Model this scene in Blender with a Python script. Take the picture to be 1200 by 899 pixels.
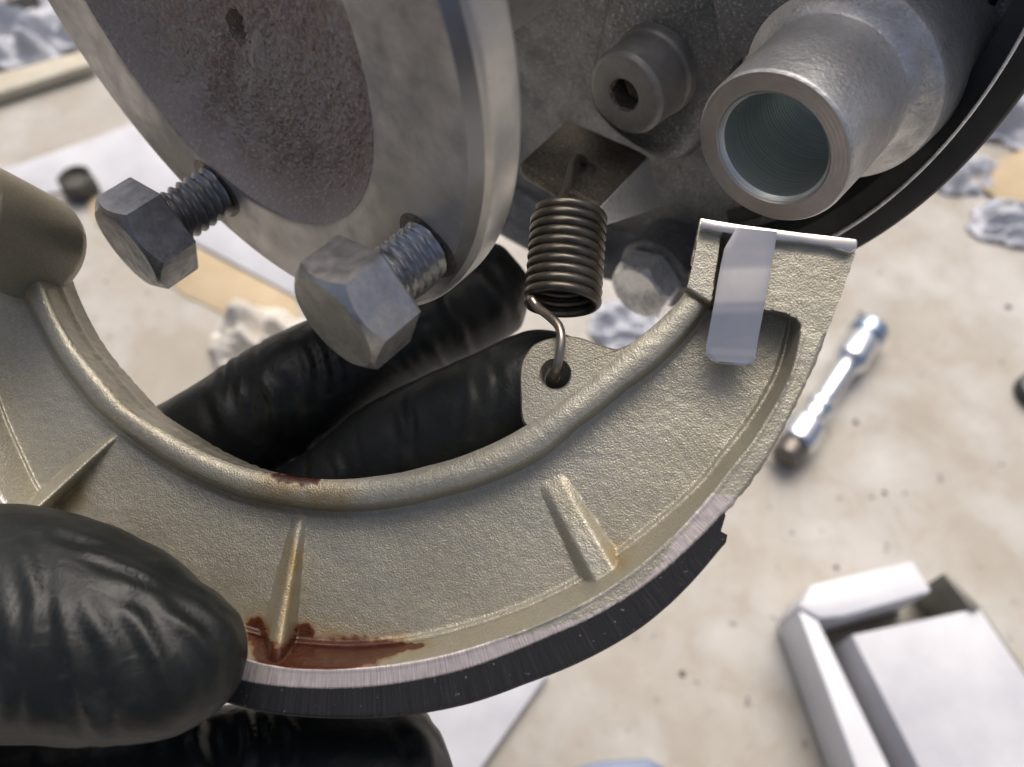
import bpy, bmesh, math, random
import numpy as np
from mathutils import Vector, Matrix, noise as mnoise

random.seed(7)
rng = np.random.default_rng(7)
for o in list(bpy.data.objects):
    bpy.data.objects.remove(o, do_unlink=True)
SC = bpy.context.scene
COL = SC.collection
MM = 0.001

# ------------------------------------------------------------------ camera
PITCH = math.radians(60.0)          # looking down at the workshop floor
CAM_H = 330.0                       # mm above the floor
FPX, CX, CY = 950.0, 600.0, 449.5   # photograph: 1200 x 899
CAM_POS = np.array([0.0, 0.0, CAM_H])
CR = np.array([1.0, 0.0, 0.0])
CU = np.array([0.0, math.sin(PITCH), math.cos(PITCH)])
CF = np.array([0.0, math.cos(PITCH), -math.sin(PITCH)])

cam_data = bpy.data.cameras.new("camera")
cam = bpy.data.objects.new("camera", cam_data)
COL.objects.link(cam)
cam.location = CAM_POS * MM
cam.rotation_euler = (math.pi / 2 - PITCH, 0, 0)
cam_data.sensor_width = 36.0
cam_data.lens = 36.0 * FPX / 1200.0
cam_data.clip_start = 0.005
cam_data.clip_end = 50.0
cam_data.dof.use_dof = True
cam_data.dof.focus_distance = 0.094
cam_data.dof.aperture_fstop = 22.0
SC.camera = cam

# ------------------------------------------------------------------ daylight
SUN_EL, SUN_AZ = math.radians(58.0), math.radians(10.0)   # azimuth clockwise from +Y
world = bpy.data.worlds.new("World")
SC.world = world
world.use_nodes = True
wn = world.node_tree
sky = wn.nodes.new("ShaderNodeTexSky")
sky.sky_type = 'NISHITA'
sky.sun_disc = False
sky.sun_elevation = SUN_EL
sky.sun_rotation = SUN_AZ
sky.air_density = 0.6
sky.dust_density = 8.0
sky.ozone_density = 0.4
bg = wn.nodes["Background"]
bg.inputs[1].default_value = 0.10
wn.links.new(sky.outputs[0], bg.inputs[0])

sun_data = bpy.data.lights.new("sun", 'SUN')
sun_data.energy = 1.5
sun_data.angle = math.radians(45.0)
sun_data.color = (1.0, 0.975, 0.94)
sun = bpy.data.objects.new("sun", sun_data)
COL.objects.link(sun)
to_sun = Vector((math.sin(SUN_AZ) * math.cos(SUN_EL), math.cos(SUN_AZ) * math.cos(SUN_EL), math.sin(SUN_EL)))
sun.rotation_euler = to_sun.to_track_quat('Z', 'Y').to_euler()
sun.location = (0, 0.5, 1.5)

SC.view_settings.view_transform = 'Standard'
SC.view_settings.look = 'None'
SC.view_settings.exposure = 0.44
SC.view_settings.gamma = 1.0
SC.view_settings.use_curve_mapping = False

# ------------------------------------------------------------------ geometry helpers (all in mm)
def W(p):
    """camera-frame mm (right, up, depth) -> world mm"""
    p = np.asarray(p, float)
    return CAM_POS + p[..., 0:1] * CR + p[..., 1:2] * CU + p[..., 2:3] * CF

def ray(px, py):
    px = np.asarray(px, float); py = np.asarray(py, float)
    return np.stack([(px - CX) / FPX, -(py - CY) / FPX, np.ones_like(px)], -1)

def P(px, py, d):
    return ray(px, py) * d

def floor_pt(px, py, z=0.0):
    r = ray(px, py)
    dw = r[..., 0:1] * CR + r[..., 1:2] * CU + r[..., 2:3] * CF
    t = (z - CAM_H) / dw[..., 2:3]
    return CAM_POS + dw * t

def unit(v):
    v = np.asarray(v, float)
    return v / np.linalg.norm(v)

def mesh_obj(name, verts, faces, mat, parent=None, smooth=True, sharp=35.0, origin=None, attrs=None):
    """verts in world mm; one mesh object, origin at its own centre"""
    verts = np.asarray(verts, float)
    o0 = verts.mean(0) if origin is None else np.asarray(origin, float)
    me = bpy.data.meshes.new(name)
    me.from_pydata(((verts - o0) * MM).tolist(), [], [list(map(int, f)) for f in faces])
    me.update()
    if attrs:
        for k, a in attrs.items():
            a = np.asarray(a, np.float32)
            if a.ndim == 1:
                at = me.attributes.new(k, 'FLOAT', 'POINT'); at.data.foreach_set('value', a)
            else:
                at = me.attributes.new(k, 'FLOAT_VECTOR', 'POINT'); at.data.foreach_set('vector', a.ravel())
    bm = bmesh.new(); bm.from_mesh(me)
    bmesh.ops.recalc_face_normals(bm, faces=bm.faces)
    bm.to_mesh(me); bm.free()
    if smooth:
        me.shade_smooth()
        if sharp is not None:
            me.set_sharp_from_angle(angle=math.radians(sharp))
    me.materials.append(mat)
    ob = bpy.data.objects.new(name, me)
    COL.objects.link(ob)
    if parent is not None:
        ob.parent = parent
        ob.location = Vector(o0 * MM) - abs_loc(parent)
    else:
        ob.location = Vector(o0 * MM)
    return ob

def abs_loc(o):
    v = Vector(o.location)
    p = o.parent
    while p is not None:
        v += p.location; p = p.parent
    return v

def thing(name, label, cat, loc, group=None):
    e = bpy.data.objects.new(name, None)
    e.empty_display_size = 0.01
    COL.objects.link(e)
    e.location = Vector(np.asarray(loc, float) * MM)
    tag(e, label, cat, group)
    return e

def tag(o, label=None, cat=None, group=None, kind=None):
    if label: o["label"] = label
    if cat: o["category"] = cat
    if group: o["group"] = group
    if kind: o["kind"] = kind
    return o

def grid_faces(nr, nc, wrap=False, base=0):
    f = []
    for i in range(nr - 1):
        for j in range(nc - (0 if wrap else 1)):
            k = (j + 1) % nc
            f.append((base + i * nc + j, base + i * nc + k, base + (i + 1) * nc + k, base + (i + 1) * nc + j))
    return f

class Frame:
    """origin + axes in world mm"""
    def __init__(s, o, u, v, a):
        s.o, s.u, s.v, s.a = (np.asarray(x, float) for x in (o, u, v, a))
    def pts(s, q):
        q = np.asarray(q, float)
        return s.o + q[..., 0:1] * s.u + q[..., 1:2] * s.v + q[..., 2:3] * s.a

def wdir(c):
    c = np.asarray(c, float)
    return c[0] * CR + c[1] * CU + c[2] * CF

def lathe(fr, prof, seg=96, a0=0.0, a1=None, wob=None, cx=0.0, cy=0.0):
    """prof: list of (r, z); returns verts, faces"""
    full = a1 is None
    th = np.linspace(a0, a0 + 2 * math.pi, seg, endpoint=False) if full else np.linspace(a0, a1, seg)
    rows = []
    for r, z in prof:
        rr = np.full_like(th, max(r, 1e-4))
        zz = np.full_like(th, z)
        if wob is not None:
            rr = rr + wob[0](th, r, z); zz = zz + wob[1](th, r, z)
        rows.append(np.stack([cx + rr * np.cos(th), cy + rr * np.sin(th), zz], -1))
    v = np.concatenate(rows)
    return fr.pts(v), grid_faces(len(prof), len(th), wrap=full)

def rounded(prof, rad=0.3, n=3):
    """round the corners of an (r,z) profile"""
    out = [prof[0]]
    for i in range(1, len(prof) - 1):
        a, b, c = (np.array(prof[k], float) for k in (i - 1, i, i + 1))
        la, lc = np.linalg.norm(a - b), np.linalg.norm(c - b)
        q = min(rad, la * .45, lc * .45)
        if q < 1e-3:
            out.append(tuple(b)); continue
        p0, p1 = b + (a - b) / la * q, b + (c - b) / lc * q
        for t in np.linspace(0, 1, n + 1):
            out.append(tuple((1 - t) ** 2 * p0 + 2 * t * (1 - t) * b + t * t * p1))
    out.append(prof[-1])
    return out

def prism(fr, poly, z0, z1, bevel=0.0, seg=2):
    """closed prism of a polygon in a frame, bevelled; returns verts, faces"""
    bm = bmesh.new()
    lo = [bm.verts.new(fr.pts(np.array([x, y, z0], float))) for x, y in poly]
    hi = [bm.verts.new(fr.pts(np.array([x, y, z1], float))) for x, y in poly]
    n = len(poly)
    bm.faces.new(lo); bm.faces.new(hi)
    for i in range(n):
        bm.faces.new((lo[i], lo[(i + 1) % n], hi[(i + 1) % n], hi[i]))
    return finish_bm(bm, bevel, seg)

def finish_bm(bm, bevel, seg=2):
    bmesh.ops.recalc_face_normals(bm, faces=bm.faces)
    if bevel > 0:
        es = [e for e in bm.edges if len(e.link_faces) == 2 and e.calc_face_angle(0) > math.radians(25)]
        bmesh.ops.bevel(bm, geom=es, offset=bevel, segments=seg, profile=.5, affect='EDGES', clamp_overlap=True)
    bm.verts.index_update()
    v = np.array([x.co[:] for x in bm.verts]); f = [[y.index for y in x.verts] for x in bm.faces]
    bm.free()
    return v, f

def hull(points, bevel=0.0, seg=2):
    bm = bmesh.new()
    vs = [bm.verts.new(Vector(p)) for p in points]
    r = bmesh.ops.convex_hull(bm, input=vs)
    bmesh.ops.delete(bm, geom=[v for v in bm.verts if not v.link_faces], context='VERTS')
    bmesh.ops.dissolve_limit(bm, angle_limit=math.radians(4), verts=bm.verts, edges=bm.edges)
    return finish_bm(bm, bevel, seg)

def tube(path, radii, seg=14, cap=True):
    """swept tube, parallel transport; path world mm"""
    path = np.asarray(path, float); n = len(path)
    radii = np.broadcast_to(np.asarray(radii, float), (n,))
    t = np.gradient(path, axis=0); t /= np.linalg.norm(t, axis=1)[:, None]
    ref = np.array([0, 0, 1.0]) if abs(t[0][2]) < .9 else np.array([1.0, 0, 0])
    u = unit(np.cross(t[0], ref)); rows = []
    th = np.linspace(0, 2 * np.pi, seg, endpoint=False)
    for i in range(n):
        u = unit(u - t[i] * (u @ t[i])); w = np.cross(t[i], u)
        rows.append(path[i] + radii[i] * (np.cos(th)[:, None] * u + np.sin(th)[:, None] * w))
    v = np.concatenate(rows); f = grid_faces(n, seg, wrap=True)
    if cap:
        v = np.vstack([v, path[0] - t[0] * radii[0] * .4, path[-1] + t[-1] * radii[-1] * .4])
        a, b = len(v) - 2, len(v) - 1
        for j in range(seg):
            k = (j + 1) % seg
            f.append((a, k, j)); f.append((b, (n - 1) * seg + j, (n - 1) * seg + k))
    return v, f

def smooth_path(pts, n):
    """Catmull-Rom through points"""
    pts = np.asarray(pts, float)
    q = np.vstack([2 * pts[0] - pts[1], pts, 2 * pts[-1] - pts[-2]])
    out = []
    m = len(pts) - 1
    for s in np.linspace(0, m - 1e-6, n):
        i = int(s); t = s - i
        p0, p1, p2, p3 = q[i], q[i + 1], q[i + 2], q[i + 3]
        out.append(.5 * ((2 * p1) + (-p0 + p2) * t + (2 * p0 - 5 * p1 + 4 * p2 - p3) * t * t + (-p0 + 3 * p1 - 3 * p2 + p3) * t ** 3))
    return np.array(out)

def merge(*parts):
    V, F, b = [], [], 0
    for v, f in parts:
        V.append(np.asarray(v)); F += [[i + b for i in x] for x in f]; b += len(v)
    return np.vstack(V), F

def fnoise(p, s, seed=0.0):
    return np.array([mnoise.noise(Vector((a[0] * s + seed, a[1] * s - seed, a[2] * s + 2 * seed))) for a in p])

# ------------------------------------------------------------------ materials
class MB:
    def __init__(s, name):
        s.m = bpy.data.materials.new(name); s.m.use_nodes = True
        s.t = s.m.node_tree; s.n = s.t.nodes; s.b = s.n["Principled BSDF"]
        s.tc = s.n.new("ShaderNodeTexCoord")
    def link(s, a, b): s.t.links.new(a, b)
    def val(s, k, v):
        s.b.inputs[k].default_value = v; return s
    def noise(s, scale, detail=4, rough=.55, stretch=None, vec=None, dist=0.0):
        x = s.n.new("ShaderNodeTexNoise"); x.inputs["Scale"].default_value = scale
        x.inputs["Detail"].default_value = detail; x.inputs["Roughness"].default_value = rough
        x.inputs["Distortion"].default_value = dist
        src = vec or s.tc.outputs["Object"]
        if stretch:
            mp = s.n.new("ShaderNodeMapping"); mp.inputs["Scale"].default_value = stretch
            s.link(src, mp.inputs[0]); src = mp.outputs[0]
        s.link(src, x.inputs["Vector"]); return x.outputs["Fac"]
    def voro(s, scale, feature='F1', vec=None):
        x = s.n.new("ShaderNodeTexVoronoi"); x.inputs["Scale"].default_value = scale; x.feature = feature
        s.link(vec or s.tc.outputs["Object"], x.inputs["Vector"]); return x.outputs["Distance"]
    def ramp(s, fac, stops, interp='LINEAR'):
        x = s.n.new("ShaderNodeValToRGB"); x.color_ramp.interpolation = interp
        while len(x.color_ramp.elements) < len(stops): x.color_ramp.elements.new(.5)
        for e, (p, c) in zip(x.color_ramp.elements, stops):
            e.position = p; e.color = (*c, 1) if isinstance(c, tuple) else (c, c, c, 1)
        s.link(fac, x.inputs[0]); return x.outputs[0]
    def mix(s, fac, a, b, mode='MIX'):
        x = s.n.new("ShaderNodeMix"); x.data_type = 'RGBA'; x.blend_type = mode
        for k, v in ((0, fac), (6, a), (7, b)):
            if hasattr(v, 'links'): s.link(v, x.inputs[k])
            elif k == 0: x.inputs[0].default_value = v
            else: x.inputs[k].default_value = (*v, 1) if isinstance(v, tuple) else (v, v, v, 1)
        return x.outputs[2]
    def math(s, op, a, b=None, clamp=False):
        x = s.n.new("ShaderNodeMath"); x.operation = op; x.use_clamp = clamp
        for k, v in ((0, a), (1, b)):
            if v is None: continue
            if hasattr(v, 'links'): s.link(v, x.inputs[k])
            else: x.inputs[k].default_value = v
        return x.outputs[0]
    def attr(s, name, vec=False):
        x = s.n.new("ShaderNodeAttribute"); x.attribute_name = name
        return x.outputs["Vector"] if vec else x.outputs["Fac"]
    def col(s, c): s.link(c, s.b.inputs["Base Color"]); return s
    def rough(s, c): s.link(c, s.b.inputs["Roughness"]); return s
    def metal(s, c): s.link(c, s.b.inputs["Metallic"]); return s
    def bump(s, h, strength=.5, dist=.0001):
        x = s.n.new("ShaderNodeBump"); x.inputs["Strength"].default_value = strength
        x.inputs["Distance"].default_value = dist
        prev = s.b.inputs["Normal"]
        if prev.links: s.link(prev.links[0].from_socket, x.inputs["Normal"])
        s.link(h, x.inputs["Height"]); s.link(x.outputs[0], prev); return s

def metal_mat(name, c0, c1, rough=(.3, .5), metal=.9, nscale=150, bump=.2, bscale=1500, bdist=.00006, dirt=None, dirt_amt=.5, speck=0.0):
    m = MB(name)
    n1 = m.noise(nscale, 6, .6)
    c = m.ramp(n1, [(.3, c0), (.7, c1)])
    if speck:
        sp = m.ramp(m.noise(2400, 3, .7), [(.52, 0.0), (.70, speck)])
        c = m.mix(sp, c, tuple(min(.9, x * 2.0 + .08) for x in c1))
        sd = m.ramp(m.noise(1900, 3, .7), [(.30, speck * .8), (.46, 0.0)])
        c = m.mix(sd, c, tuple(x * .35 for x in c0))
    if dirt:
        d = m.ramp(m.noise(nscale * .45, 7, .7), [(.5, 0.0), (.68, 1.0)])
        c = m.mix(m.math('MULTIPLY', d, dirt_amt), c, dirt)
        m.metal(m.math('SUBTRACT', metal, m.math('MULTIPLY', d, dirt_amt * .8), clamp=True))
    else:
        m.val("Metallic", metal)
    m.col(c)
    m.rough(m.ramp(m.noise(nscale * 2.3, 5, .6), [(.3, rough[0]), (.7, rough[1])]))
    m.bump(m.noise(bscale, 4, .6), bump, bdist)
    return m.m

def cast_shoe_mat(name, rim=False):
    m = MB(name)
    n_big = m.noise(60, 4, .6)
    c = m.ramp(n_big, [(.3, (.37, .335, .245)), (.55, (.41, .385, .30)), (.8, (.43, .415, .35))])
    grain = m.noise(2300, 2, .5)
    c = m.mix(m.ramp(grain, [(.35, 0.0), (.7, .35)]), c, (.56, .535, .45))
    och = m.attr("ochre")
    och = m.math('MULTIPLY', och, m.ramp(m.noise(500, 4, .6), [(.3, .35), (.7, 1.0)]), clamp=True)
    c = m.mix(och, c, (.34, .23, .075))
    st = m.attr("stain")
    st_n = m.math('ADD', st, m.math('MULTIPLY', m.math('SUBTRACT', m.noise(420, 7, .7), .5), .8))
    st_f = m.ramp(st_n, [(.26, 0.0), (.42, .45), (.66, 1.0)])
    st_c = m.ramp(st_n, [(.34, (.27, .16, .06)), (.50, (.16, .062, .02)), (.68, (.085, .024, .010)), (.95, (.05, .013, .007))])
    st_c = m.mix(m.ramp(m.noise(1500, 4, .7), [(.42, 0.0), (.70, .55)]), st_c, (.11, .040, .016))
    met = .55
    r = m.ramp(m.noise(800, 3, .5), [(.3, .36), (.7, .50)])
    if rim:
        g = m.attr("ground")
        gn = m.math('ADD', g, m.math('MULTIPLY', m.math('SUBTRACT', m.noise(.9, 3, .6, vec=m.attr("pol", True), stretch=(2.0, .25, 1)), .5), .5))
        gf = m.ramp(gn, [(.42, 0.0), (.56, 1.0)])
        lines = m.noise(1.0, 4, .7, vec=m.attr("pol", True), stretch=(5.5, .18, .5))
        gc = m.ramp(lines, [(.28, (.36, .30, .275)), (.5, (.68, .60, .56)), (.72, (.86, .78, .74))])
        c = m.mix(gf, c, gc)
        r = m.mix(gf, r, m.ramp(lines, [(.3, .30), (.7, .45)]))
    c = m.mix(st_f, c, st_c)
    m.col(c)
    m.metal(m.math('SUBTRACT', met, m.math('MULTIPLY', st_f, .55), clamp=True))
    m.rough(m.mix(st_f, r, .27))
    h = m.math('ADD', m.noise(5200, 2, .5), m.math('MULTIPLY', m.voro(4200), -.6))
    dampen = m.math('SUBTRACT', 1.0, m.math('MULTIPLY', st_f, .6))
    if rim:
        dampen = m.math('MULTIPLY', dampen, m.math('SUBTRACT', 1.0, m.math('MULTIPLY', gf, .85)))
    m.bump(m.math('MULTIPLY', h, dampen), .6, .00009)
    if rim:
        m.bump(m.math('MULTIPLY', lines, gf), .35, .00010)
    return m.m

M = {}
M['shoe'] = cast_shoe_mat('cast_shoe')
M['shoe_rim'] = cast_shoe_mat('cast_shoe_rim', rim=True)

def lining_mat():
    m = MB('friction_lining')
    lines = m.noise(1.0, 5, .7, vec=m.attr("pol", True), stretch=(4.0, .12, .4))
    c = m.ramp(lines, [(.3, (.010, .010, .011)), (.6, (.022, .022, .024)), (.8, (.06, .06, .062))])
    sp = m.ramp(m.noise(1800, 2, .5), [(.70, 0.0), (.76, 1.0)])
    c = m.mix(m.math('MULTIPLY', sp, .5), c, (.30, .30, .32))
    m.col(c).val("Roughness", .62).val("Specular IOR Level", .25)
    m.bump(lines, .5, .00012)
    m.bump(m.noise(2500, 3, .6), .4, .00008)
    return m.m
M['lining'] = lining_mat()

M['steel_dirty'] = metal_mat('bolt_steel_dirty', (.22, .22, .225), (.5, .5, .5), (.28, .5), .85, 260, .25, 1800, .00005, (.03, .028, .028), .8)
M['thread'] = metal_mat('thread_steel', (.34, .35, .36), (.62, .63, .64), (.24, .4), .9, 400, .2, 2200, .00004, (.06, .055, .05), .7)
M['steel_bright'] = metal_mat('bolt_steel_bright', (.36, .36, .355), (.68, .67, .64), (.28, .46), .85, 380, .35, 1500, .00005, (.15, .13, .105), .65)
M['steel_zinc'] = metal_mat('zinc_bolt', (.84, .85, .86), (.94, .95, .95), (.22, .34), .55, 200, .1, 1500, .00004, (.05, .05, .05), .7)
M['flange'] = metal_mat('flange_steel', (.36, .345, .32), (.70, .68, .65), (.30, .52), .7, 60, .3, 700, .00009, (.17, .14, .112), .85)
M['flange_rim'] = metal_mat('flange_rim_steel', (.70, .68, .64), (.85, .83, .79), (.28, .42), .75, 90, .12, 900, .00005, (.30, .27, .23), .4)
M['plate'] = metal_mat('plate_aluminium', (.155, .162, .166), (.28, .29, .295), (.40, .56), .6, 110, 1.0, 1300, .00022, (.06, .052, .045), .85, .6)
M['boss'] = metal_mat('boss_aluminium', (.60, .595, .58), (.78, .77, .74), (.34, .48), .7, 130, .8, 1700, .00016, (.24, .21, .18), .75, .45)
M['boss_face'] = metal_mat('boss_turned_face', (.50, .46, .44), (.64, .60, .57), (.34, .46), .75, 160, .12, 900, .00004, (.25, .22, .20), .4)
M['black_rim'] = metal_mat('black_arc', (.012, .013, .015), (.032, .034, .038), (.42, .6), .1, 120, .2, 900, .00006)
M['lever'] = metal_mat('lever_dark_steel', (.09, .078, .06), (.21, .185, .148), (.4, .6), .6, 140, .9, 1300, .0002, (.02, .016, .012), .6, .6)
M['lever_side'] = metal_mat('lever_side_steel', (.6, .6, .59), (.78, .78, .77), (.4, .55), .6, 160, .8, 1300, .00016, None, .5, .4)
M['spring'] = metal_mat('spring_wire', (.085, .075, .062), (.20, .18, .15), (.28, .44), .8, 300, .2, 2500, .00004, (.04, .03, .02), .4)
M['hook'] = metal_mat('spring_hook_wire', (.26, .23, .20), (.45, .40, .35), (.26, .40), .9, 300, .2, 2500, .00004)

def recess_mat():
    m = MB('sand_cast_recess')
    n = m.noise(45, 6, .65)
    c = m.ramp(n, [(.32, (.36, .235, .165)), (.48, (.50, .385, .30)), (.66, (.60, .51, .43))])
    rust = m.ramp(m.noise(75, 5, .7), [(.52, 0.0), (.68, .5)])
    c = m.mix(rust, c, (.25, .105, .06))
    edge = m.ramp(m.attr("rim"), [(.35, 0.0), (1.0, 1.0)])
    c = m.mix(m.math('MULTIPLY', edge, .7), c, (.58, .51, .45))
    spk = m.ramp(m.noise(1700, 2, .7), [(.53, 0.0), (.64, 1.0)])
    c = m.mix(m.math('MULTIPLY', spk, .55), c, (.72, .66, .63))
    m.col(c).val("Metallic", .15).val("Roughness", .5).val("Specular IOR Level", .35)
    m.bump(m.noise(1250, 4, .75), 1.0, .00045)
    m.bump(m.noise(160, 4, .6), .5, .0004)
    return m.m
M['recess'] = recess_mat()

def bore_mat():
    m = MB('turned_bore')
    rings = m.noise(1.0, 3, .6, vec=m.attr("pol", True), stretch=(.05, 3.2, 0.05))
    c = m.ramp(rings, [(.3, (.50, .56, .53)), (.7, (.86, .90, .87))])
    m.col(c).val("Metallic", .8).val("Roughness", .42)
    m.bump(rings, .6, .00012)
    return m.m
M['bore'] = bore_mat()

def zinc_sheet_mat():
    m = MB('zinc_sheet')
    n = m.noise(90, 3, .5)
    c = m.ramp(n, [(.3, (.80, .765, .71)), (.7, (.90, .865, .81))])
    m.col(c).val("Metallic", .88)
    m.rough(m.ramp(m.noise(300, 4, .6), [(.3, .12), (.7, .22)]))
    m.bump(m.noise(250, 3, .5), .12, .0001)
    return m.m
M['zinc'] = zinc_sheet_mat()

def glove_mat():
    m = MB('black_nitrile')
    c = m.ramp(m.noise(35, 5, .6), [(.3, (.006, .007, .007)), (.7, (.017, .020, .019))])
    dust = m.ramp(m.noise(160, 6, .7), [(.55, 0.0), (.8, .12)])
    c = m.mix(dust, c, (.22, .23, .23))
    m.col(c)
    m.rough(m.ramp(m.noise(60, 5, .6), [(.3, .34), (.7, .50)]))
    m.val("Specular IOR Level", .32)
    m.bump(m.noise(2600, 3, .6), .25, .00008)
    m.bump(m.noise(420, 4, .6, dist=1.0), .35, .0003)
    return m.m
M['glove'] = glove_mat()

def concrete_mat():
    m = MB('concrete_floor')
    n = m.noise(7, 8, .65)
    c = m.ramp(n, [(.3, (.31, .28, .225)), (.5, (.40, .38, .335)), (.7, (.465, .455, .43))])
    blot = m.ramp(m.noise(38, 7, .75, dist=.8), [(.44, 0.0), (.66, .8)])
    c = m.mix(blot, c, (.33, .295, .245))
    cloud = m.ramp(m.noise(22, 5, .6), [(.48, 0.0), (.68, .75)])
    c = m.mix(cloud, c, (.50, .495, .48))
    grime = m.ramp(m.noise(16, 5, .6, dist=1.2), [(.60, 0.0), (.78, .6)])
    c = m.mix(grime, c, (.20, .19, .185))
    sp = m.ramp(m.noise(130, 4, .55), [(.66, 0.0), (.72, .8)])
    c = m.mix(sp, c, (.11, .11, .125))
    m.col(c)
    m.rough(m.ramp(m.noise(30, 4, .6), [(.3, .55), (.7, .75)]))
    m.bump(m.noise(350, 6, .65), .3, .0006)
    return m.m
M['concrete'] = concrete_mat()

def simple(name, c0, c1, rough=.5, nscale=80, metallic=0.0, bump=.2, bscale=600, bdist=.0001):
    m = MB(name)
    m.col(m.ramp(m.noise(nscale, 5, .6), [(.3, c0), (.7, c1)]))
    m.val("Roughness", rough).val("Metallic", metallic)
    m.bump(m.noise(bscale, 4, .6), bump, bdist)
    return m.m
M['white_plastic'] = simple('white_plastic', (.58, .59, .63), (.68, .69, .72), .35, 40)
M['white_card'] = simple('white_card', (.40, .41, .45), (.60, .61, .64), .6, 22)
M['paper'] = simple('paper_tissue', (.56, .53, .47), (.66, .63, .57), .8, 60)
M['film'] = simple('clear_film', (.58, .61, .68), (.72, .74, .79), .3, 40)
M['film'].node_tree.nodes['Principled BSDF'].inputs['Transmission Weight'].default_value = .3
M['brown_card'] = simple('brown_card', (.42, .33, .20), (.52, .42, .28), .8, 40)
M['wood'] = simple('pale_wood', (.44, .40, .30), (.54, .51, .42), .6, 90)
M['olive'] = simple('olive_metal', (.13, .125, .10), (.20, .19, .16), .4, 60)
M['chrome'] = simple('chrome_tool', (.72, .75, .78), (.82, .84, .86), .18, 90, 1.0, .05)
M['dark_steel'] = simple('dark_knurl', (.10, .09, .08), (.2, .18, .16), .4, 300, .7)
M['black_plastic'] = simple('black_plastic', (.02, .022, .026), (.035, .04, .045), .35, 60)
M['blue_plastic'] = simple('blue_plastic', (.10, .15, .26), (.14, .20, .33), .4, 60)
M['rag_dark'] = simple('oily_lump', (.04, .035, .03), (.09, .085, .07), .5, 150)

# ================================================================== the floor
nx = 60
gx = np.linspace(-1500, 1500, nx); gy = np.linspace(-900, 2600, nx)
fv = np.array([(x, y, 0.0) for y in gy for x in gx])
floor = mesh_obj('floor', fv, grid_faces(nx, nx), M['concrete'], smooth=False, origin=(0, 0, 0))
tag(floor, kind='structure')

# ================================================================== the brake plate assembly: one axis for all of it
A_c = unit([-.63423, -.62323, -.45753])
U_c = unit(np.cross([0, 0, 1.0], A_c)); V_c = np.cross(A_c, U_c)
C_c = np.array([-33.643, 39.555, 84.427])
HUB = Frame(W(C_c), wdir(U_c), wdir(V_c), wdir(A_c))      # origin: centre of the flange face

def on_hub(px, py, L):
    """pixel -> (u, v) on the plane L mm behind the flange face"""
    d = ray(px, py); o = C_c - A_c * L
    t = (o @ A_c) / (d @ A_c); q = d * t - o
    return float(q @ U_c), float(q @ V_c)

def hub_at(u, v, z):
    return Frame(HUB.pts(np.array([u, v, z], float)), HUB.u, HUB.v, HUB.a)

# ---- flange (the round steel disc with the sand-cast recess)
flange = thing('steel_flange', 'round steel flange with rough brown sand-cast recess, holding two loose hex bolts', 'flange', HUB.o)
RR = 26.4
pr = rounded([(RR, -.15), (38.6, 0.0), (40.0, -1.6)], .15, 2)
v, f = lathe(HUB, [(RR - .01, -.15)] + [(r, 0.0) for r in np.linspace(RR + .4, 38.2, 14)] + [(38.5, -.05)], 160)
mesh_obj('face_ring', v, f, M['flange'], flange)
v, f = lathe(HUB, rounded([(38.5, -.05), (39.3, -1.3), (39.35, -1.35)], .1, 1), 160)
mesh_obj('chamfer', v, f, metal_mat('flange_chamfer', (.24, .245, .26), (.34, .345, .36), (.3, .42), .85, 90), flange)
v, f = lathe(HUB, rounded([(39.35, -1.35), (40.0, -1.75), (40.0, -5.6), (39.4, -6.2), (21, -6.4), (20, -8), (20, -56)], .3, 2), 160)
mesh_obj('rim', v, f, M['flange_rim'], flange)
# recess bowl with a small through hole
hu, hv = on_hub(281, 30, 6.0)
nseg, nrad = 420, 240
rows, rimw = [], []
hole_r = 2.1
th = np.linspace(0, 2 * np.pi, nseg, endpoint=False)
for k in range(nrad):
    t = k / (nrad - 1)
    # polar grid around the hole, blending to the recess circle
    ix, iy = hu + hole_r * np.cos(th) * .8, hv + hole_r * np.sin(th) * 1.15
    ox, oy = RR * np.cos(th), RR * np.sin(th)
    x = ix + (ox - ix) * t; y = iy + (oy - iy) * t
    r = np.hypot(x, y) / RR
    z = -5.6 + .9 * np.clip(r, 0, 1) ** 2 + 4.6 * np.clip((r - .80) / .20, 0, 1) ** 2.2
    grain = np.array([mnoise.noise(Vector((a * 1.9, b * 1.9, 2.2))) + .7 * mnoise.noise(Vector((a * 3.6, b * 3.6, 7.1))) for a, b in zip(x, y)])
    z = z + .28 * grain * np.clip((1 - r) * 12, .25, 1)
    lump = np.array([mnoise.noise(Vector((a * .35, b * .35, 1.3))) + .5 * mnoise.noise(Vector((a * .9, b * .9, 5))) for a, b in zip(x, y)])
    z = z + lump * .35 * np.clip((1 - r) * 6, 0, 1)
    rows.append(np.stack([x, y, z], -1)); rimw.append(np.clip((r - .82) / .18, 0, 1))
hb = rows[0].copy(); hb2 = hb.copy(); hb2[:, 2] -= 9
v = np.concatenate([hb2] + rows)
mesh_obj('recess', HUB.pts(v), grid_faces(nrad + 1, nseg, wrap=True), M['recess'], flange,
         attrs={'rim': np.concatenate([np.zeros(nseg)] + rimw)})
# pale casting flash beside the hole
fu, fvv = on_hub(303, 66, 5.4)
bmv = []
n1, n2 = 10, 16
for i in range(n1):
    for j in range(n2):
        a = 2 * math.pi * j / n2; q = i / (n1 - 1)
        rr = 2.4 * q * (1 + .25 * math.sin(3 * a + 1))
        bmv.append((fu + rr * math.cos(a) * .8, fvv + rr * math.sin(a) * 1.3, -5.55 + .75 * (1 - q ** 2) ** 1.2 + .12 * math.sin(5 * a) * (1 - q)))
mesh_obj('casting_flash', HUB.pts(np.array(bmv)), grid_faces(n1, n2, wrap=True), M['recess'], flange, attrs={'rim': np.full(n1 * n2, .8)})

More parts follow.
